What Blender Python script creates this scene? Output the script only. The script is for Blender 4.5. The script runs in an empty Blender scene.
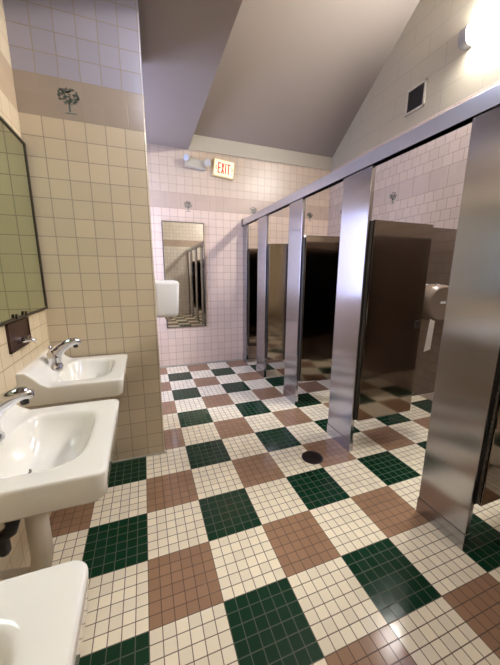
import bpy, bmesh, math, random
from mathutils import Vector, Matrix
random.seed(7)
C = bpy.context.scene.collection
S = 0.305                      # one floor square (a foot of 6 x 6 mosaic tiles)
PI = math.pi

# ------------------------------------------------------------------ node helpers
class NB:
    def __init__(self, name):
        self.mat = bpy.data.materials.new(name); self.mat.use_nodes = True
        self.nt = self.mat.node_tree
        self.b = self.nt.nodes['Principled BSDF']
    def node(self, t, **kw):
        n = self.nt.nodes.new(t)
        for k, v in kw.items(): setattr(n, k, v)
        return n
    def put(self, sock, v):
        if hasattr(v, 'is_output') or isinstance(v, bpy.types.NodeSocket): self.nt.links.new(v, sock)
        else: sock.default_value = v
    def m(self, op, a, b=None, c=None):
        n = self.node('ShaderNodeMath', operation=op)
        self.put(n.inputs[0], a)
        if b is not None: self.put(n.inputs[1], b)
        if c is not None: self.put(n.inputs[2], c)
        return n.outputs[0]
    def pos(self):
        g = self.node('ShaderNodeNewGeometry'); s = self.node('ShaderNodeSeparateXYZ')
        self.nt.links.new(g.outputs['Position'], s.inputs[0])
        return s.outputs
    def mix(self, f, a, b):
        n = self.node('ShaderNodeMix', data_type='RGBA')
        self.put(n.inputs[0], f)
        self.put(n.inputs[6], col4(a)); self.put(n.inputs[7], col4(b))
        return n.outputs[2]
    def comb(self, x, y, z=0.0):
        n = self.node('ShaderNodeCombineXYZ')
        for s, v in zip(n.inputs, (x, y, z)): self.put(s, v)
        return n.outputs[0]
    def noise(self, vec, scale, detail=2.0):
        n = self.node('ShaderNodeTexNoise'); self.put(n.inputs['Vector'], vec)
        n.inputs['Scale'].default_value = scale; n.inputs['Detail'].default_value = detail
        return n.outputs['Fac']
    def white(self, vec):
        n = self.node('ShaderNodeTexWhiteNoise', noise_dimensions='3D'); self.put(n.inputs['Vector'], vec)
        return n.outputs['Value']
    def bump(self, h, strength=0.3, dist=0.002):
        n = self.node('ShaderNodeBump'); n.inputs['Strength'].default_value = strength
        n.inputs['Distance'].default_value = dist; self.put(n.inputs['Height'], h)
        self.nt.links.new(n.outputs[0], self.b.inputs['Normal'])
    def scale_col(self, colour, f):
        n = self.node('ShaderNodeVectorMath', operation='SCALE')
        self.put(n.inputs[0], colour); self.put(n.inputs['Scale'], f)
        return n.outputs[0]
    def setp(self, **kw):
        for k, v in kw.items(): self.put(self.b.inputs[k.replace('_', ' ')], v)
        return self.mat
def col4(a):
    if isinstance(a, (tuple, list)): return (*a[:3], 1.0)
    return a
def srgb(r, g, b):
    f = lambda c: (c/255/12.92 if c/255 <= .04045 else ((c/255+.055)/1.055)**2.4)
    return (f(r), f(g), f(b))

def plain(name, colour, rough=.5, metal=0.0, var=.06, scale=30, spec=.5, coat=0.0):
    n = NB(name); p = n.pos()
    f = n.noise(n.comb(p[0], p[1], p[2]), scale)
    k = n.m('MULTIPLY_ADD', f, 2*var, 1-var)
    n.setp(Base_Color=n.scale_col(col4(colour)[:3], k), Roughness=rough, Metallic=metal)
    n.b.inputs['Specular IOR Level'].default_value = spec
    n.b.inputs['Coat Weight'].default_value = coat
    return n.mat
def emit(name, colour, strength, base=(.8, .8, .8)):
    n = NB(name); n.setp(Base_Color=col4(base), Roughness=.4, Emission_Color=col4(colour), Emission_Strength=strength)
    return n.mat

def edge_mask(n, u, g):
    """1 in the grout: u is a coordinate in tile units"""
    fr = n.m('FRACT', u)
    a = n.m('LESS_THAN', fr, g); b = n.m('GREATER_THAN', fr, 1-g)
    return n.m('MAXIMUM', a, b)
def tile_wall(name, axis, colour, grout, size=.108, u0=0.0, z0=2.27, band=(2.27, 2.475), band_size=.205, bu0=0.0, band_col=None,
              upper=None, rough=.22, g=.022, var=.05, block_above=None, bond=False):
    n = NB(name); p = n.pos(); u = p[axis]; z = p[2]
    us = n.m('DIVIDE', n.m('SUBTRACT', u, u0), size); zs = n.m('DIVIDE', n.m('SUBTRACT', z, z0), size)
    zs2 = n.m('DIVIDE', n.m('SUBTRACT', z, band[1]), size)
    up = n.m('GREATER_THAN', z, band[1])
    zz = n.m('ADD', n.m('MULTIPLY', zs, n.m('SUBTRACT', 1.0, up)), n.m('MULTIPLY', zs2, up))
    if bond: us = n.m('ADD', us, n.m('MULTIPLY', n.m('FLOORED_MODULO', n.m('FLOOR', zz), 2.0), .5))
    gm = n.m('MAXIMUM', edge_mask(n, us, g), edge_mask(n, zz, g))
    bu = n.m('DIVIDE', n.m('SUBTRACT', u, bu0), band_size); bz = n.m('DIVIDE', n.m('SUBTRACT', z, band[0]), band[1]-band[0])
    gb = n.m('MAXIMUM', edge_mask(n, bu, g*.55), edge_mask(n, bz, g*.5))
    inb = n.m('MULTIPLY', n.m('GREATER_THAN', z, band[0]), n.m('LESS_THAN', z, band[1]))
    gsel = n.m('ADD', n.m('MULTIPLY', gb, inb), n.m('MULTIPLY', gm, n.m('SUBTRACT', 1.0, inb)))
    rnd = n.white(n.comb(n.m('FLOOR', us), n.m('FLOOR', zz), 0.0))
    base = n.mix(up, colour, upper or colour)
    base = n.mix(inb, base, band_col or colour)
    base = n.scale_col(base, n.m('MULTIPLY_ADD', rnd, 2*var, 1-var))
    full = n.mix(gsel, base, grout)
    ro = n.m('MULTIPLY_ADD', gsel, .45, rough)
    if block_above:
        zb, bc, jc = block_above
        isb = n.m('GREATER_THAN', z, zb)
        row = n.m('DIVIDE', n.m('SUBTRACT', z, zb), .203)
        off = n.m('MULTIPLY', n.m('MODULO', n.m('FLOOR', row), 2.0), .5)
        cu = n.m('ADD', n.m('DIVIDE', u, .406), off)
        gj = n.m('MAXIMUM', edge_mask(n, cu, .008), edge_mask(n, row, .016))
        bcol = n.mix(gj, bc, jc)
        full = n.mix(isb, full, bcol)
        ro = n.m('ADD', n.m('MULTIPLY', ro, n.m('SUBTRACT', 1.0, isb)), n.m('MULTIPLY', .6, isb))
        gsel = n.m('ADD', n.m('MULTIPLY', gsel, n.m('SUBTRACT', 1.0, isb)), n.m('MULTIPLY', gj, isb))
    n.setp(Base_Color=full, Roughness=ro)
    n.bump(n.m('SUBTRACT', n.m('MULTIPLY_ADD', rnd, .12, 1.0), gsel), .5, .0015)
    return n.mat

def floor_mat():
    n = NB('mosaic_floor'); p = n.pos()
    i = n.m('DIVIDE', p[0], S); j = n.m('DIVIDE', p[1], S)
    fi = n.m('FLOOR', i); fj = n.m('FLOOR', j)
    par = n.m('FLOORED_MODULO', n.m('ADD', fi, fj), 2.0); io = n.m('FLOORED_MODULO', fi, 2.0)
    ti = n.m('MULTIPLY', i, 6.0); tj = n.m('MULTIPLY', j, 6.0)
    gm = n.m('MAXIMUM', edge_mask(n, ti, .038), edge_mask(n, tj, .038))
    rnd = n.white(n.comb(n.m('FLOOR', ti), n.m('FLOOR', tj), 0.0))
    colr = n.mix(io, FLOOR_BROWN, FLOOR_GREEN)
    base = n.mix(par, FLOOR_CREAM, colr)
    stain = n.noise(n.comb(p[0], p[1], 0.0), 2.2, 4.0)
    k = n.m('MULTIPLY', n.m('MULTIPLY_ADD', rnd, .14, .93), n.m('MULTIPLY_ADD', stain, .2, .9))
    base = n.scale_col(base, k)
    isg = n.m('MULTIPLY', par, io)
    gcol = n.mix(par, (.17, .115, .075), n.mix(io, (.11, .065, .04), (.07, .085, .055)))
    full = n.mix(gm, base, gcol)
    rr = n.m('MULTIPLY_ADD', rnd, .05, .12)
    n.setp(Base_Color=full, Roughness=n.m('MULTIPLY_ADD', gm, .45, rr))
    n.b.inputs['Specular IOR Level'].default_value = .35
    n.bump(n.m('SUBTRACT', n.m('MULTIPLY_ADD', rnd, .25, 1.0), gm), .35, .0012)
    return n.mat

def steel(name, colour, rough=.26, aniso=.85, turn=.25):
    n = NB(name); p = n.pos()
    streak = n.noise(n.comb(n.m('MULTIPLY', n.m('ADD', p[0], p[1]), 2.0), 0.0, n.m('MULTIPLY', p[2], 260.0)), 1.0, 2.0)
    broad = n.noise(n.comb(n.m('MULTIPLY', n.m('ADD', p[0], p[1]), .7), 3.0, n.m('MULTIPLY', p[2], 6.5)), 1.0, 2.0)
    k = n.m('MULTIPLY', n.m('MULTIPLY_ADD', streak, .02, .99), n.m('MULTIPLY_ADD', broad, .10, .95))
    n.setp(Base_Color=n.scale_col(colour, k), Metallic=1.0, Roughness=rough)
    n.b.inputs['Anisotropic'].default_value = aniso; n.b.inputs['Anisotropic Rotation'].default_value = turn
    n.put(n.b.inputs['Tangent'], n.comb(0.0, 0.0, 1.0))
    return n.mat

# ------------------------------------------------------------------ colours
FLOOR_CREAM = srgb(240, 229, 202); FLOOR_GREEN = srgb(11, 52, 32); FLOOR_BROWN = srgb(155, 122, 95)
TILE = srgb(206, 186, 156); GROUT = srgb(140, 118, 92)
M = {}
M['floor'] = floor_mat()
M['tile_mid'] = tile_wall('beige_tile_partition', 0, srgb(196, 180, 152), srgb(146, 133, 114), u0=.128, size=.110, bu0=-.365, band_col=srgb(158, 143, 126), upper=srgb(160, 155, 163))  # upper: cool light above the band put into the tile colour
M['tile_left'] = tile_wall('beige_tile_left', 1, srgb(214, 196, 164), srgb(160, 138, 108), u0=.0, bu0=.0, band_col=srgb(190, 168, 138))
M['tile_back'] = tile_wall('pink_beige_tile', 0, srgb(230, 208, 190), srgb(186, 160, 142), u0=.034, bu0=.617, band_col=srgb(200, 178, 160), upper=srgb(214, 196, 176), var=.035, rough=.32)
M['tile_right'] = tile_wall('pale_tile_right', 1, srgb(214, 198, 186), srgb(160, 138, 122), u0=.03, bu0=.617, band_col=srgb(206, 190, 180), bond=True,
                            block_above=(3.03, srgb(174, 166, 146), srgb(157, 151, 137)))
M['tile_front'] = tile_wall('pale_tile_front', 0, srgb(226, 216, 200), srgb(160, 138, 118), band_col=srgb(190, 170, 150), block_above=(3.03, srgb(226, 220, 200), srgb(196, 186, 160)))
M['tile_jamb'] = tile_wall('beige_tile_jamb', 1, srgb(206, 188, 168), srgb(150, 130, 106), u0=.881, bu0=.881, band_col=srgb(184, 164, 138))
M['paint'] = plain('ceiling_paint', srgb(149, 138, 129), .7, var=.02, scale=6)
M['trim'] = plain('white_trim_paint', srgb(186, 180, 164), .5, var=.02)
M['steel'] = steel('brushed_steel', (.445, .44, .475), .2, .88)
M['steel_dark'] = steel('brushed_steel_door', (.31, .27, .235), .09, .6)
M['rail'] = steel('rail_aluminium', (.60, .61, .66), .3, .4)
M['chrome'] = plain('chrome', (.72, .72, .74), .09, 1.0, var=.02)
M['hinge'] = plain('dark_hinge_steel', (.10, .09, .085), .3, .9, var=.5, scale=60)
M['porcelain'] = plain('white_porcelain', srgb(230, 227, 217), .1, var=.01, coat=.4)
M['dark'] = plain('dark_gap', (.012, .010, .009), .5)
M['black'] = plain('black_rubber', (.012, .012, .013), .45)
M['mirror_green'] = plain('aged_mirror', (.60, .67, .49), .03, 1.0, var=.03, scale=4)
M['mirror'] = plain('mirror_glass', (.86, .86, .84), .015, 1.0, var=.01)
M['frame_dark'] = plain('mirror_frame_dark', (.06, .045, .03), .4, .6)
M['frame_steel'] = plain('mirror_frame_steel', (.22, .19, .17), .3, .9)
M['white_plastic'] = plain('white_plastic', srgb(238, 238, 236), .35, var=.01)
M['beige_plastic'] = plain('beige_plastic', srgb(196, 190, 172), .45, var=.02)
M['cream_plastic'] = plain('cream_plastic', srgb(226, 206, 150), .45, var=.03)
M['exit_face'] = emit('exit_face', srgb(255, 232, 190), .35, srgb(240, 220, 175))
M['exit_red'] = emit('exit_red', srgb(235, 40, 24), .5, srgb(215, 40, 28))
M['lens'] = plain('lamp_head_lens', srgb(206, 212, 226), .15, var=.02)
M['grey_plastic'] = plain('grey_metal_paint', srgb(150, 150, 150), .5)
M['vent'] = plain('vent_dark', srgb(52, 48, 46), .6)
M['decal'] = plain('tree_glaze', srgb(92, 102, 94), .3, var=.15, scale=60)
M['brown_metal'] = plain('rusty_brown_metal', srgb(66, 42, 30), .5, .3, var=.25, scale=40)
M['smoke'] = plain('smoked_plastic', srgb(128, 112, 98), .25, .0, var=.04)
M['paper'] = plain('tissue_paper', srgb(232, 228, 220), .9)
M['drain'] = plain('drain_iron', srgb(58, 50, 44), .4, .7, var=.2)
M['pipe'] = plain('white_pipe_cover', srgb(214, 206, 190), .5)
M['wood'] = plain('door_paint', srgb(150, 140, 130), .5)
M['bulb'] = emit('tube_light', (1.0, .97, .95), 72.0)
M['bulb_added'] = emit('added_tube_light', (1.0, .95, .90), 32.0)
M['cool_glow'] = emit('added_cool_glow', (.52, .61, 1.0), 5.5)

# ------------------------------------------------------------------ mesh helpers
def box(bm, x0, x1, y0, y1, z0, z1, bev=0.0, seg=2):
    t = bmesh.new()
    bmesh.ops.create_cube(t, size=1.0)
    for v in t.verts:
        v.co = Vector((x0+(v.co.x+.5)*(x1-x0), y0+(v.co.y+.5)*(y1-y0), z0+(v.co.z+.5)*(z1-z0)))
    if bev > 0: bmesh.ops.bevel(t, geom=t.edges[:], offset=bev, segments=seg, profile=.5, affect='EDGES')
    merge(bm, t)
def merge(bm, t, mat=None):
    if mat is not None: bmesh.ops.transform(t, matrix=mat, verts=t.verts)
    me = bpy.data.meshes.new('tmp'); t.to_mesh(me); t.free(); bm.from_mesh(me); bpy.data.meshes.remove(me)
def prism(bm, pts, fn, d0, d1):
    """extrude polygon pts (a,b) between depth d0 and d1; fn(a,b,d)->xyz"""
    A = [bm.verts.new(fn(a, b, d0)) for a, b in pts]; B = [bm.verts.new(fn(a, b, d1)) for a, b in pts]
    bm.faces.new(A); bm.faces.new(B[::-1])
    for k in range(len(pts)):
        l = (k+1) % len(pts); bm.faces.new((A[k], B[k], B[l], A[l]))
def tube(bm, path, radii, seg=16, squash=None):
    path = [Vector(p) for p in path]; rings = []
    up = Vector((0, 1, 0))
    for k, p in enumerate(path):
        d = (path[min(k+1, len(path)-1)]-path[max(k-1, 0)]).normalized()
        a = up.cross(d)
        if a.length < .05: a = Vector((1, 0, 0)).cross(d)
        a.normalize(); b = d.cross(a)
        r = radii[k] if isinstance(radii, (list, tuple)) else radii
        rings.append([bm.verts.new(p+a*math.cos(t)*r+b*math.sin(t)*r) for t in [2*PI*q/seg for q in range(seg)]])
    for k in range(len(rings)-1):
        for q in range(seg):
            r = (q+1) % seg; bm.faces.new((rings[k][q], rings[k][r], rings[k+1][r], rings[k+1][q]))
    bm.faces.new(rings[0][::-1]); bm.faces.new(rings[-1])
def lathe(bm, prof, cx, cy, seg=32):
    """prof: (r,z) from bottom to top about a vertical axis"""
    tube_r = []
    for r, z in prof:
        tube_r.append([bm.verts.new((cx+max(r, 1e-4)*math.cos(2*PI*q/seg), cy+max(r, 1e-4)*math.sin(2*PI*q/seg), z)) for q in range(seg)])
    for k in range(len(tube_r)-1):
        for q in range(seg):
            r = (q+1) % seg; bm.faces.new((tube_r[k][q], tube_r[k][r], tube_r[k+1][r], tube_r[k+1][q]))
    bm.faces.new(tube_r[0][::-1]); bm.faces.new(tube_r[-1])
def obj(name, bm, mat, parent=None, smooth=None, label=None):
    bmesh.ops.recalc_face_normals(bm, faces=bm.faces[:])
    me = bpy.data.meshes.new(name); bm.to_mesh(me); bm.free()
    me.materials.append(mat)
    o = bpy.data.objects.new(name, me); C.objects.link(o)
    if smooth is not None:
        for f in me.polygons: f.use_smooth = True
        me.set_sharp_from_angle(angle=math.radians(smooth))
    if parent:
        o.parent = parent
        ws = parent.location.copy(); q = parent.parent
        while q: ws += q.location; q = q.parent
        o.location = -ws if False else (0, 0, 0)
    if label: o['label'] = label
    return o
def thing(name, label, cat, loc=(0, 0, 0), group=None, rotz=0):
    o = bpy.data.objects.new(name, None); C.objects.link(o)
    o.location = loc; o.rotation_euler = (0, 0, rotz); o.empty_display_size = .05
    o['label'] = label; o['category'] = cat
    if group: o['group'] = group
    return o
def struct(name, bm, mat, parent=None, smooth=None):
    o = obj(name, bm, mat, parent, smooth)
    if not parent: o['kind'] = 'structure'
    return o
def dup(root, loc, label, group=None, rotz=None):
    r = root.copy(); C.objects.link(r); r.location = loc; r['label'] = label
    if group: r['group'] = group
    if rotz is not None: r.rotation_euler = (0, 0, rotz)
    for ch in list(root.children):
        c = ch.copy(); C.objects.link(c); c.parent = r
        for g in ch.children:
            d = g.copy(); C.objects.link(d); d.parent = c
    return r
def B(): return bmesh.new()
def bxo(name, dims, mat, parent=None, bev=0.0, smooth=None, label=None):
    b = B(); box(b, *dims, bev); return obj(name, b, mat, parent, smooth, label)

# ------------------------------------------------------------------ the room
XL, XR, YB, YF = -.53, 3.03, 3.068, -2.9
AX = -.95                                # far side of the alcove behind the tiled block
ZS = 3.03                                 # underside of the dropped ceiling
XS = .745                                 # its edge
RIDGE_Y, SL = -.6, .725
zc = lambda y: 3.205+SL*(YB-y) if y > RIDGE_Y else 3.205+SL*(YB-RIDGE_Y)-SL*(RIDGE_Y-y)
b = B(); box(b, AX-.1, XR+.1, YF-.1, YB+.1, -.1, 0); struct('floor', b, M['floor'])
b = B(); box(b, AX-.1, XR+.12, YB, YB+.12, 0, 3.3); wall_back = struct('wall_back', b, M['tile_back'])
b = B(); box(b, XR, XR+.12, YF, YB+.12, 0, 6.2); wall_right = struct('wall_right', b, M['tile_right'])
b = B(); box(b, XL-.12, XL, YF, .95, 0, 3.2); wall_left = struct('wall_left', b, M['tile_left'])
b = B(); box(b, XL-.12, XR+.12, YF-.12, YF, 0, 6.2); struct('wall_front', b, M['tile_front'])
# tiled block that ends the row of sinks, rounded at its free edge
b = B(); pts = [(XL-.05, .881)]
for k in range(7):
    a = -PI/2+k*PI/12; pts.append((.141-.012+.012*math.cos(a), .893+.012*math.sin(a)))
pts += [(.141, 1.55), (XL-.05, 1.55)]
prism(b, pts, lambda a, c, d: (a, c, d), 0, ZS+.05)
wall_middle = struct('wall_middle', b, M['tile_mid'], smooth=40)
b = B(); box(b, AX-.12, AX, 1.5, YB+.1, 0, 3.2); struct('wall_alcove', b, M['tile_jamb'])
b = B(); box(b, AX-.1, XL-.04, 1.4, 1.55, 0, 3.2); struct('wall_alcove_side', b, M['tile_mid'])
# white base strip along the tiled block
b = B(); box(b, XL, .150, .872, .881, 0, .012, .002); struct('baseboard_middle', b, M['trim'])
b = B(); box(b, .150, 1.5, YB-.008, YB, 0, .02, .002); struct('baseboard_back', b, M['trim'])
# vaulted ceiling (one slab, two slopes)
b = B(); ys = [YB+.12, RIDGE_Y, YF-.12]
prism(b, [(y, zc(y)) for y in ys]+[(y, zc(y)+.15) for y in ys[::-1]], lambda a, c, d: (d, a, c), XS-.05, XR+.1)
struct('ceiling', b, M['paint'])
# dropped ceiling over the sinks with its upright face
b = B(); ys = [YB, RIDGE_Y, YF]
box(b, AX-.1, XS-.06, YF, YB, ZS, ZS+.08)
prism(b, [(YB, ZS)]+[(y, zc(y)+.05) for y in ys]+[(YF, ZS)], lambda a, c, d: (d, a, c), XS-.06, XS)
struct('ceiling_soffit', b, M['paint'])
b = B(); box(b, XS, XR, YB-.018, YB, ZS, zc(YB)+.02, .003); struct('trim_1', b, M['trim'])

# tree decals in the glaze of the accent band
def tree_decal(fn, parent, seed):
    rn = random.Random(seed); bm = B()
    def poly(pts): prism(bm, pts, fn, 0, .0008)
    poly([(-.006, -.05), (.006, -.05), (.004, .01), (-.004, .01)])
    poly([(-.03, -.062), (.035, -.06), (.03, -.054), (-.02, -.056)])
    for s in (-1, 1): poly([(-.002, -.01), (.002, -.012), (s*.028+.002, .03), (s*.028-.002, .03)])
    for k in range(110):
        r = .054*math.sqrt(rn.random()); t = rn.random()*2*PI
        x, y, q = r*math.cos(t), .030+.85*r*math.sin(t), .0026+.0028*rn.random(); a = rn.random()*PI
        poly([(x+q*1.5*math.cos(a+w), y+q*math.sin(a+w)) for w in (0, 1.2, 2.5, 3.8, 5.0)])
    return obj('tree_motif', bm, M['decal'], parent)
for x in (-.272,): tree_decal(lambda a, c, d, x=x: (x+a, .881-d, 2.362+c), wall_middle, 3)
for k, x in enumerate((.718, 1.70, 2.68)): tree_decal(lambda a, c, d, x=x: (x+a, YB-d, 2.30+.0+c), wall_back, 5+k)
for k, y in enumerate((2.70, 1.72, .74)): tree_decal(lambda a, c, d, y=y: (XR-d, y-a, 2.31+c), wall_right, 15+k)

# ------------------------------------------------------------------ lamps
def wall_lamp(y0, y1, label, group, bulb='bulb'):
    t = thing('wall_light', label, 'light', (XR, (y0+y1)/2, 3.52), group)
    L = (y1-y0)/2
    prof = lambda k: [(0, -.075*k), (-.06*k, -.075*k)]+[(-.06*k-.05*k*math.sin(a), -.075*k*math.cos(a)) for a in [PI*q/12 for q in range(1, 12)]]+[(-.06*k, .075*k), (0, .075*k)]
    bm = B(); box(bm, -.03, 0, -L, L, -.06, .06); obj('backing', bm, M['white_plastic'], t)
    bm = B(); prism(bm, prof(.9), lambda a, c, d: (a-.002, d, c), -L+.068, L-.068); obj('diffuser', bm, M[bulb], t, 50)
    for s in (-1, 1):
        bm = B(); prism(bm, prof(1.05), lambda a, c, d: (a, d, c), s*(L-.035)-.035, s*(L-.035)+.035); obj('end_cap', bm, M['grey_plastic'], t, 50)
    return t
G = 'wall lights along the top of the right wall'
wall_lamp(-.20, 1.02, 'long wraparound light glowing white high on the right wall above the stalls', G)
wall_lamp(-2.72, -1.50, 'added unseen second light along the right wall, past the one in view, nearer the front', G, 'bulb_added')  # unseen lamp added to brighten the front wall for the mirror
# glowing pane added in the alcove for cool light, unseen behind the tiled block
bm = B(); box(bm, AX+.004, AX+.012, 1.72, 2.92, 1.0, 2.45); wn = struct('added_light_pane', bm, M['cool_glow'])
bm = B()
for d in ((1.67, 2.97, 2.45, 2.50), (1.67, 2.97, .95, 1.0), (1.67, 1.72, .95, 2.5), (2.92, 2.97, .95, 2.5), (2.30, 2.34, .97, 2.48)): box(bm, AX, AX+.03, d[0], d[1], d[2], d[3], .003)
obj('added_pane_frame', bm, M['trim'], wn)
t = thing('fill_panel', 'added unseen flat cool fill panel in the dropped ceiling over the sinks', 'light', (.45, -.02, ZS))  # unseen panel added as cool fill from above
bxo('frame', (-.17, .17, -.6, .6, -.03, 0), M['white_plastic'], t)
bxo('diffuser', (-.15, .15, -.58, .58, -.04, -.03), emit('fill_panel_glow', (.70, .76, 1.0), 6.5), t)

# ------------------------------------------------------------------ stalls
XP = 1.525
STALL = 'brushed steel toilet stalls'
def pilaster(y0, y1, label, name='stall_pilaster'):
    t = thing(name, label, 'pilaster', (XP, (y0+y1)/2, 0), 'pilasters of the stalls')
    h = (y1-y0)/2
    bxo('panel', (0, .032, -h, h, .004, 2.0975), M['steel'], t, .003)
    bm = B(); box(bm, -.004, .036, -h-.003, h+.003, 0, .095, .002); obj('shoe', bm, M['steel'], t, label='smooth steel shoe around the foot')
    return t
P = [(2.885, 3.062, 'narrow steel pilaster fixed to the back wall at the far end of the stalls'),
     (2.16, 2.44, 'second steel pilaster from the back wall'),
     (1.29, 1.56, 'third steel pilaster from the back wall, between two open stalls'),
     (.40, .695, 'fourth steel pilaster from the back wall, bright bluish, standing behind the floor drain'),
     (-.49, -.222, 'nearest wide steel pilaster, at the right edge of the photo'),
     (-1.38, -1.11, 'sixth steel pilaster from the back wall, outside the photo'),
     (-2.27, -2.0, 'seventh steel pilaster from the back wall, outside the photo'),
     (-2.895, -2.75, 'narrow steel pilaster at the front wall, end of the stalls')]
for a in P: pilaster(*a)
t = thing('stall_headrail', 'long steel rail running along the tops of the pilasters', 'rail', (XP, 0, 0))
bm = B(); prism(bm, [(-.010, 2.098), (-.010, 2.178), (.004, 2.186), (.034, 2.178), (.044, 2.150), (.044, 2.098)], lambda a, c, d: (a, d, c), -2.896, 3.066)
obj('rail', bm, M['rail'], t, 30)
bm = B(); box(bm, -.02, .054, 3.045, 3.067, 2.085, 2.195, .003); obj('wall_bracket', bm, M['frame_steel'], t)

def door(y, w, ang, label):
    """hinged on the pilaster at y, swung into the stall"""
    t = thing('stall_door', label, 'stall door', (XP+.016, y-.012, 0), 'doors of the stalls', math.radians(-ang))
    bxo('panel', (.024, .024+w, -.012, .012, .270, 1.757), M['steel_dark'], t, .003)
    bm = B()
    for k in range(52):
        z = .285+k*.028; lathe(bm, [(.007, z), (.0085, z+.003), (.0085, z+.023), (.007, z+.026)], .012, .0, 8)
    obj('hinge', bm, M['hinge'], t, 40)
    bxo('hinge_leaf', (.002, .030, .006, .011, .275, 1.75), M['dark'], t)
    bxo('latch', (w-.05, w+.0, -.022, -.012, .98, 1.04), M['hinge'], t, .003)
    return t
door(2.885, .56, 3, 'stall door standing open against the back wall')
door(2.160, .57, 25, 'pale half-open stall door beside the second pilaster from the back wall')
door(1.290, .56, 8, 'open stall door beside the third pilaster from the back wall')
door(.400, .545, 0, 'dark open stall door beside the bluish pilaster behind the floor drain')
door(-.490, .57, 0, 'stall door partly in view beyond the nearest pilaster at the right edge')
door(-2.27, .42, 0, 'stall door of the last stall by the front wall, outside the photo')
door(-1.38, .57, 0, 'stall door hung on the sixth pilaster, outside the photo')
def divider(y, label):
    t = thing('stall_divider', label, 'stall divider', (XP+.034, y, 0), 'dividers between the stalls')
    bxo('panel', (0, XR-XP-.036, -.0125, .0125, .300, 1.772), M['steel_dark'], t, .003)
    for z in (.5, 1.5):
        bm = B(); box(bm, XR-XP-.085, XR-XP-.035, 0, .02, z, z+.08, .003); obj('wall_bracket', bm, M['chrome'], t)
for y, l in ((2.30, 'steel divider behind the second pilaster from the back wall'), (1.43, 'steel divider behind the third pilaster from the back wall'),
             (.552, 'steel divider holding the round toilet paper dispenser'), (-.355, 'steel divider behind the nearest pilaster'),
             (-1.245, 'steel divider behind the sixth pilaster, outside the photo'), (-2.135, 'steel divider behind the last pilaster')):
    divider(y, l)

# toilet paper dispenser on the divider (faces -y)
t = thing('toilet_paper_dispenser', 'round smoked jumbo toilet paper dispenser with a white back, in the stall past the drain', 'dispenser', (2.31, .5398, 1.165))
bxo('back_plate', (-.15, .15, -.02, 0, -.13, .15), M['white_plastic'], t, .006)
def disc(bm, pr, cx=0, cz=0, seg=40):
    rings = []
    for r, y in pr: rings.append([bm.verts.new((cx+r*math.cos(2*PI*q/seg), y, cz+r*math.sin(2*PI*q/seg))) for q in range(seg)])
    for k in range(len(rings)-1):
        for q in range(seg):
            s = (q+1) % seg; bm.faces.new((rings[k][q], rings[k][s], rings[k+1][s], rings[k+1][q]))
    bm.faces.new(rings[0]); bm.faces.new(rings[-1][::-1])
bm = B(); disc(bm, [(.15, -.02), (.152, -.12), (.146, -.148), (.13, -.16), (.12, -.157)]); [setattr(v.co, 'x', v.co.x*1.18+.025) for v in bm.verts]; cov = obj('cover', bm, M['smoke'], t, 50)
bxo('sight_slot', (-.01, .045, -.162, -.156, .0, .018), M['white_plastic'], cov)
for z in (.150, -.158):
    bm = B(); box(bm, -.006, .006, -.09, -.075, z, z+.012, .002); obj('screw_tab', bm, M['chrome'], cov)
bm = B(); prism(bm, [(-.10, -.12), (-.045, -.14), (-.055, -.375), (-.125, -.39)], lambda a, c, d: (a, -.158+d, c), 0, .002)
obj('paper', bm, M['paper'], t, label='white strip of toilet paper hanging down')

# ------------------------------------------------------------------ mirrors
t = thing('wall_mirror', 'large green-tinted mirror in a thin dark frame above the sinks', 'mirror', (XL, 0, 1.17), 'restroom mirrors')
y0, y1, z0, z1 = -1.6, .868, .0, .940
bxo('glass', (.004, .014, y0+.01, y1-.01, z0+.01, z1-.01), M['mirror_green'], t)
bm = B()
for d in ((0, .02, y0, y1, z1-.014, z1), (0, .02, y0, y1, z0, z0+.014), (0, .02, y1-.014, y1, z0, z1), (0, .02, y0, y0+.014, z0, z1)): box(bm, *d, .002)
obj('frame', bm, M['frame_dark'], t)
for y in (.38, .50, -.6, -.72): bxo('clip', (.018, .026, y-.008, y+.008, .005, .03), M['frame_dark'], t, .002)
t = thing('wall_mirror', 'tall narrow full-length mirror on the back wall below the emergency light', 'mirror', (.64, YB, .60))
bxo('glass', (-.283, .283, -.012, -.004, .012, 1.488), M['mirror'], t)
bm = B()
for d in ((-.294, .294, -.018, 0, 1.486, 1.499), (-.294, .294, -.018, 0, .001, .014), (-.294, -.281, -.018, 0, .001, 1.499), (.281, .294, -.018, 0, .001, 1.499)): box(bm, *d, .002)
obj('frame', bm, M['frame_steel'], t)

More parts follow.
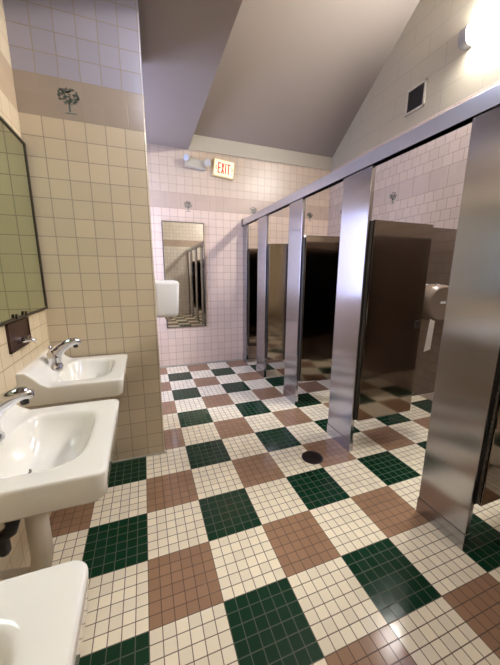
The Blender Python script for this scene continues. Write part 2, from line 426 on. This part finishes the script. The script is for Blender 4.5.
# ------------------------------------------------------------------ sinks
ZR = .84
def sink_height(x):
    """raised ledge along the wall, local x measured from the wall"""
    t = min(1, max(0, (x-.032)/.082)); return .082*(1-(.6*t+.4*t*t*(3-2*t)))
def make_sink(loc, label):
    t = thing('sink', label, 'sink', loc, 'row of wall-hung sinks')
    Wx, Wy, rc = .462, .265, .032
    out = []
    def arc(cx, cy, a0, n=7):
        for k in range(n):
            a = a0+k*PI/2/(n-1); out.append((cx+rc*math.cos(a), cy+rc*math.sin(a)))
    nside = 14
    for k in range(nside): out.append((.0+(Wx-rc)*k/nside, -Wy))
    arc(Wx-rc, -Wy+rc, -PI/2)
    for k in range(1, 10): out.append((Wx, -Wy+rc+(2*Wy-2*rc)*k/10))
    arc(Wx-rc, Wy-rc, 0)
    for k in range(1, nside+1): out.append(((Wx-rc)*(1-k/nside), Wy))
    for k in range(1, 12): out.append((0, Wy-2*Wy*k/12))
    bx, by, ay = .20, 0.0, .196
    def rad(dx, dy):
        a, nn = (.192, 4.2) if dx > 0 else (.078, 2.5)
        return (abs(dx/a)**nn+abs(dy/ay)**nn)**(1/nn)
    D = .125
    def depth(r, c=0.0):
        if r >= 1.06: return 0
        if r > .97: q = (1.06-r)/.09; return .006*q*q
        q = r/.97; return .006+(D-.006)*(1-q**(2.2+2.6*max(0, c)))**.9
    bm = B(); rings = []
    fr = [.08, .2, .35, .5, .63, .74, .82, .88, .93, .97, 1.0, 1.03, 1.06]
    for f in fr:
        ring = []
        for (x, y) in out:
            dx, dy = x-bx, y-by; r = rad(dx, dy); s = f/r
            px, py = bx+dx*s, by+dy*s
            ring.append(bm.verts.new((px, py, sink_height(px)*(0 if f < .97 else 1)-depth(f, dx/math.hypot(dx, dy)))))
        rings.append(ring)
    for f in (.2, .4, .6, .8, .93):
        ring = []
        for (x, y) in out:
            dx, dy = x-bx, y-by; r = rad(dx, dy); s0 = 1.06/r; s = s0+(1-s0)*f
            px, py = bx+dx*s, by+dy*s; ring.append(bm.verts.new((px, py, sink_height(px)+.003*f*(1-f))))
        rings.append(ring)
    def outer(k, dz, mode=None):
        ring = []
        for (x, y) in out:
            px = .0+x*k if x > 0 else 0; py = y*k
            z = sink_height(x)-dz if mode is None else -dz
            ring.append(bm.verts.new((px, py, z)))
        rings.append(ring)
    outer(.992, .001); outer(.999, .005); outer(1.0, .011); outer(.997, .030)
    outer(.985, .086, 1); outer(.965, .095, 1); outer(.90, .102, 1); outer(.80, .12, 1); outer(.6, .16, 1); outer(.35, .175, 1)
    for a, c in zip(rings, rings[1:]):
        n = len(a)
        for q in range(n):
            s = (q+1) % n
            try: bm.faces.new((a[q], a[s], c[s], c[q]))
            except ValueError: pass
    bm.faces.new(rings[0]); bm.faces.new(rings[-1])
    obj('basin', bm, M['porcelain'], t, 45)
    bm = B(); lathe(bm, [(.018, -.126), (.020, -.1195), (.017, -.118), (.010, -.121)], bx-.028, 0, 24); obj('drain', bm, M['frame_steel'], t, 40, 'dark metal drain in the bowl')
    # faucet
    fx = .088; fz = sink_height(fx)-.008
    bm = B(); prof = []
    for (r, z, dx) in ((.044, 0, 0), (.045, .010, 0), (.040, .018, 0), (.036, .04, .002), (.035, .065, .005), (.033, .09, .008), (.028, .108, .010), (.018, .120, .012), (.004, .124, .012)):
        prof.append([bm.verts.new((fx+dx+r*math.cos(2*PI*q/28), 1.12*r*math.sin(2*PI*q/28), fz+z)) for q in range(28)])
    for a, c in zip(prof, prof[1:]):
        for q in range(28): bm.faces.new((a[q], a[(q+1) % 28], c[(q+1) % 28], c[q]))
    bm.faces.new(prof[0][::-1]); bm.faces.new(prof[-1])
    fa = obj('faucet', bm, M['chrome'], t, 60, 'chrome faucet')
    bm = B(); tube(bm, [(fx+.000, 0, fz+.070), (fx+.024, 0, fz+.100), (fx+.05, 0, fz+.124), (fx+.08, 0, fz+.140), (fx+.102, 0, fz+.149), (fx+.120, 0, fz+.150), (fx+.134, 0, fz+.144), (fx+.139, 0, fz+.134)],
              [.036, .034, .029, .026, .024, .023, .018, .008], 20); obj('spout', bm, M['chrome'], fa, 60)
    bm = B(); lathe(bm, [(.011, fz+.115), (.012, fz+.117), (.012, fz+.134)], fx+.117, 0, 16); obj('aerator', bm, M['black'], fa, 40, 'dark aerator under the spout tip')
    bm = B(); tube(bm, [(fx+.0, 0, fz+.11), (fx-.012, 0, fz+.128), (fx-.012, 0, fz+.136)], [.014, .011, .005]); obj('lever', bm, M['chrome'], fa, 60)
    # waste pipe, trap and supply
    bm = B(); tube(bm, [(.185, .0, -.16), (.185, .0, -.30), (.184, .0, -.46), (.170, .0, -.53), (.13, .0, -.55), (.07, .0, -.53), (.0, .0, -.52)], [.033, .034, .035, .035, .034, .031, .03], 20)
    obj('waste_pipe', bm, M['pipe'], t, 60, 'white wrapped waste pipe')
    bm = B(); tube(bm, [(.0, -.10, -.27), (.08, -.10, -.275), (.12, -.10, -.27), (.150, -.10, -.25), (.158, -.095, -.225), (.148, -.09, -.20), (.12, -.085, -.16), (.10, -.08, -.10)], [.012, .012, .018, .020, .020, .018, .009, .008]); 
    tube(bm, [(.125, -.10, -.26), (.125, -.10, -.32), (.125, -.10, -.33)], [.018, .018, .012])
    obj('supply_pipe', bm, M['black'], t, 60, 'black supply pipe and valve')
    return t
s1 = make_sink((XL, .592, ZR), 'white wall-hung sink furthest back, against the beige tiled block')
dup(s1, (XL, -.187, ZR), 'middle white wall-hung sink of three, its whole bowl in view', 'row of wall-hung sinks')
dup(s1, (XL, -.976, ZR), 'nearest white sink, cut off at the lower left corner of the photo', 'row of wall-hung sinks')

# soap dispenser plate under the mirror
t = thing('soap_dispenser', 'rusty brown recessed soap dispenser plate with a chrome spout under the mirror', 'dispenser', (XL, .425, 1.095))
bm = B(); box(bm, 0, .006, -.125, .125, -.066, .066, .002)
obj('plate', bm, M['brown_metal'], t)
bm = B()
for d in ((0, .012, -.128, .128, .06, .068), (0, .012, -.128, .128, -.068, -.06), (0, .012, -.128, -.12, -.068, .068), (0, .012, .12, .128, -.068, .068)): box(bm, *d, .001)
obj('rim', bm, M['brown_metal'], t)
bm = B(); tube(bm, [(.005, .0, -.03), (.03, .0, -.03), (.06, .0, -.035), (.072, 0, -.045)], [.016, .013, .009, .007]); tube(bm, [(.02, -.07, -.028), (.025, 0, -.028), (.02, .07, -.022)], [.006, .009, .006]); obj('spout', bm, M['chrome'], t, 60, 'chrome spout and push bar')

# ------------------------------------------------------------------ hand dryer on the end of the tiled block
t = thing('hand_dryer', 'white hand dryer peeking out from behind the tiled block', 'hand dryer', (.1395, 1.26, 1.185))
bm = B(); box(bm, .0, .197, -.14, .14, -.143, .15, .03, 4)
for v in bm.verts:
    if v.co.x > .1: v.co.x -= .018*max(0, -v.co.z)/.14
obj('cover', bm, M['white_plastic'], t, 60)
bm = B(); tube(bm, [(.1, 0, -.14), (.11, 0, -.165), (.13, 0, -.175)], [.03, .028, .025]); obj('nozzle', bm, M['chrome'], t, 50)

# ------------------------------------------------------------------ exit sign and emergency light
t = thing('exit_sign', 'lit EXIT sign with red letters on the back wall', 'sign', (1.232, YB, 2.835))
t.rotation_euler = (0, math.radians(5.5), 0)
bm = B(); box(bm, -.152, .152, -.048, 0, -.115, .115, .006); hs = obj('housing', bm, M['cream_plastic'], t)
bm = B(); box(bm, -.138, .138, -.052, -.046, -.098, .103, .002); obj('face', bm, M['exit_face'], t, label='cream lit face')
def bar(bm, a, c, w):
    a, c = Vector(a), Vector(c); d = (c-a).normalized(); n = Vector((-d.y, d.x))*w/2
    prism(bm, [tuple(a-n), tuple(c-n), tuple(c+n), tuple(a+n)], lambda p, q, e: (p, -.052-e, q), 0, .002)
W, H, ww = .040, .068, .0155
def letters():
    res = []
    xs = [-.092, -.040, .010, .040]
    bm = B(); x = xs[0]
    bar(bm, (x+ww/2, -H), (x+ww/2, H), ww)
    for z in (-H+ww/2, 0, H-ww/2): bar(bm, (x, z), (x+W, z), ww)
    res.append(bm); bm = B(); x = xs[1]
    bar(bm, (x+.006, -H), (x+W-.006, H), ww); bar(bm, (x+.006, H), (x+W-.006, -H), ww)
    res.append(bm); bm = B(); x = xs[2]
    bar(bm, (x+ww/2+.003, -H), (x+ww/2+.003, H), ww)
    res.append(bm); bm = B(); x = xs[3]
    bar(bm, (x+W/2+.004, -H), (x+W/2+.004, H), ww); bar(bm, (x, H-ww/2), (x+W+.008, H-ww/2), ww)
    res.append(bm); return res
for bm in letters(): obj('letter', bm, M['exit_red'], t)
for s in (-1, 1):
    bm = B(); bar(bm, (s*.122, 0), (s*.106, .024), .009); bar(bm, (s*.122, 0), (s*.106, -.024), .009); obj('arrow', bm, M['exit_red'], t)

t = thing('emergency_light', 'white twin-head emergency light left of the EXIT sign', 'emergency light', (.835, YB, 2.855))
t.rotation_euler = (0, math.radians(5.5), 0)
bm = B(); box(bm, -.14, .14, -.075, 0, -.055, .055, .01, 3); obj('housing', bm, M['beige_plastic'], t)
def head(cx, yaw, r, d):
    bm = B(); disc(bm, [(r*.55, 0), (r*.9, -.02), (r, -.045), (r, -d)], seg=28)
    Rm = Matrix.Translation((cx, -.075, .02)) @ Matrix.Rotation(yaw, 4, 'Z'); bmesh.ops.transform(bm, matrix=Rm, verts=bm.verts); h = obj('lamp_head', bm, M['beige_plastic'], t, 50)
    bm = B(); disc(bm, [(r*.9, -d-.001), (r*.85, -d-.006), (r*.4, -d-.01)], seg=28); bmesh.ops.transform(bm, matrix=Rm, verts=bm.verts); obj('lens', bm, M['lens'], h, 50)
head(-.115, math.radians(-25), .042, .055); head(.125, math.radians(30), .05, .06)

# ------------------------------------------------------------------ vent on the right wall
t = thing('air_vent', 'small square dark air vent in a pale frame high on the right wall', 'vent', (XR, 1.53, 3.305))
bm = B()
for d in ((-.012, 0, -.125, .125, .105, .13), (-.012, 0, -.125, .125, -.13, -.105), (-.012, 0, -.125, -.1, -.13, .13), (-.012, 0, .1, .125, -.13, .13)): box(bm, *d, .003)
obj('frame', bm, M['trim'], t)
bxo('backing', (-.004, 0, -.1, .1, -.105, .105), M['dark'], t)
bm = B()
for k in range(11):
    z = -.098+k*.0185; prism(bm, [(-.004, z), (-.010, z-.008), (-.0115, z-.006), (-.0055, z+.003)], lambda a, c, d: (a, d, c), -.1, .1)
obj('louver', bm, M['vent'], t)

# ------------------------------------------------------------------ floor drain
t = thing('floor_drain', 'round dark metal floor drain in the mosaic floor before the stalls', 'drain', (1.21, .435, 0))
bm = B(); lathe(bm, [(.082, 0), (.082, .003), (.078, .005), (.07, .005), (.068, .003)], 0, 0, 40); obj('rim', bm, M['drain'], t, 40)
bm = B(); lathe(bm, [(.068, .0005), (.068, .0025)], 0, 0, 40)
for k in range(-3, 4):
    h = math.sqrt(.066**2-(k*.018)**2); box(bm, k*.018-.005, k*.018+.005, -h, h, .002, .0045)
obj('grate', bm, M['drain'], t, 30)

# ------------------------------------------------------------------ camera
F = 287.868; yaw, pit, roll = .350444, .202175, .0058463
cy, sy, cp, sp, cr, sr = math.cos(yaw), math.sin(yaw), math.cos(pit), math.sin(pit), math.cos(roll), math.sin(roll)
Fw = Vector((sy*cp, cy*cp, -sp)); R0 = Vector((cy, -sy, 0)); U0 = R0.cross(Fw)
Rv = cr*R0+sr*U0; Uv = -sr*R0+cr*U0
cam = bpy.data.cameras.new('camera'); co = bpy.data.objects.new('camera', cam); C.objects.link(co)
m = Matrix.Identity(4)
for k in range(3): m[k][0], m[k][1], m[k][2] = Rv[k], Uv[k], -Fw[k]
m.translation = Vector((.0670, -1.2692, 1.3948)); co.matrix_world = m
cam.sensor_fit = 'HORIZONTAL'; cam.sensor_width = 36; cam.lens = F/500*36; cam.clip_start = .02
sc = bpy.context.scene; sc.camera = co
w = bpy.data.worlds.new('world'); sc.world = w; w.use_nodes = True
w.node_tree.nodes['Background'].inputs[0].default_value = (.6, .65, .8, 1); w.node_tree.nodes['Background'].inputs[1].default_value = .2
sc.view_settings.view_transform = 'Standard'; sc.view_settings.look = 'None'; sc.view_settings.gamma = 1
sc.view_settings.use_curve_mapping = False; sc.view_settings.exposure = 1.25
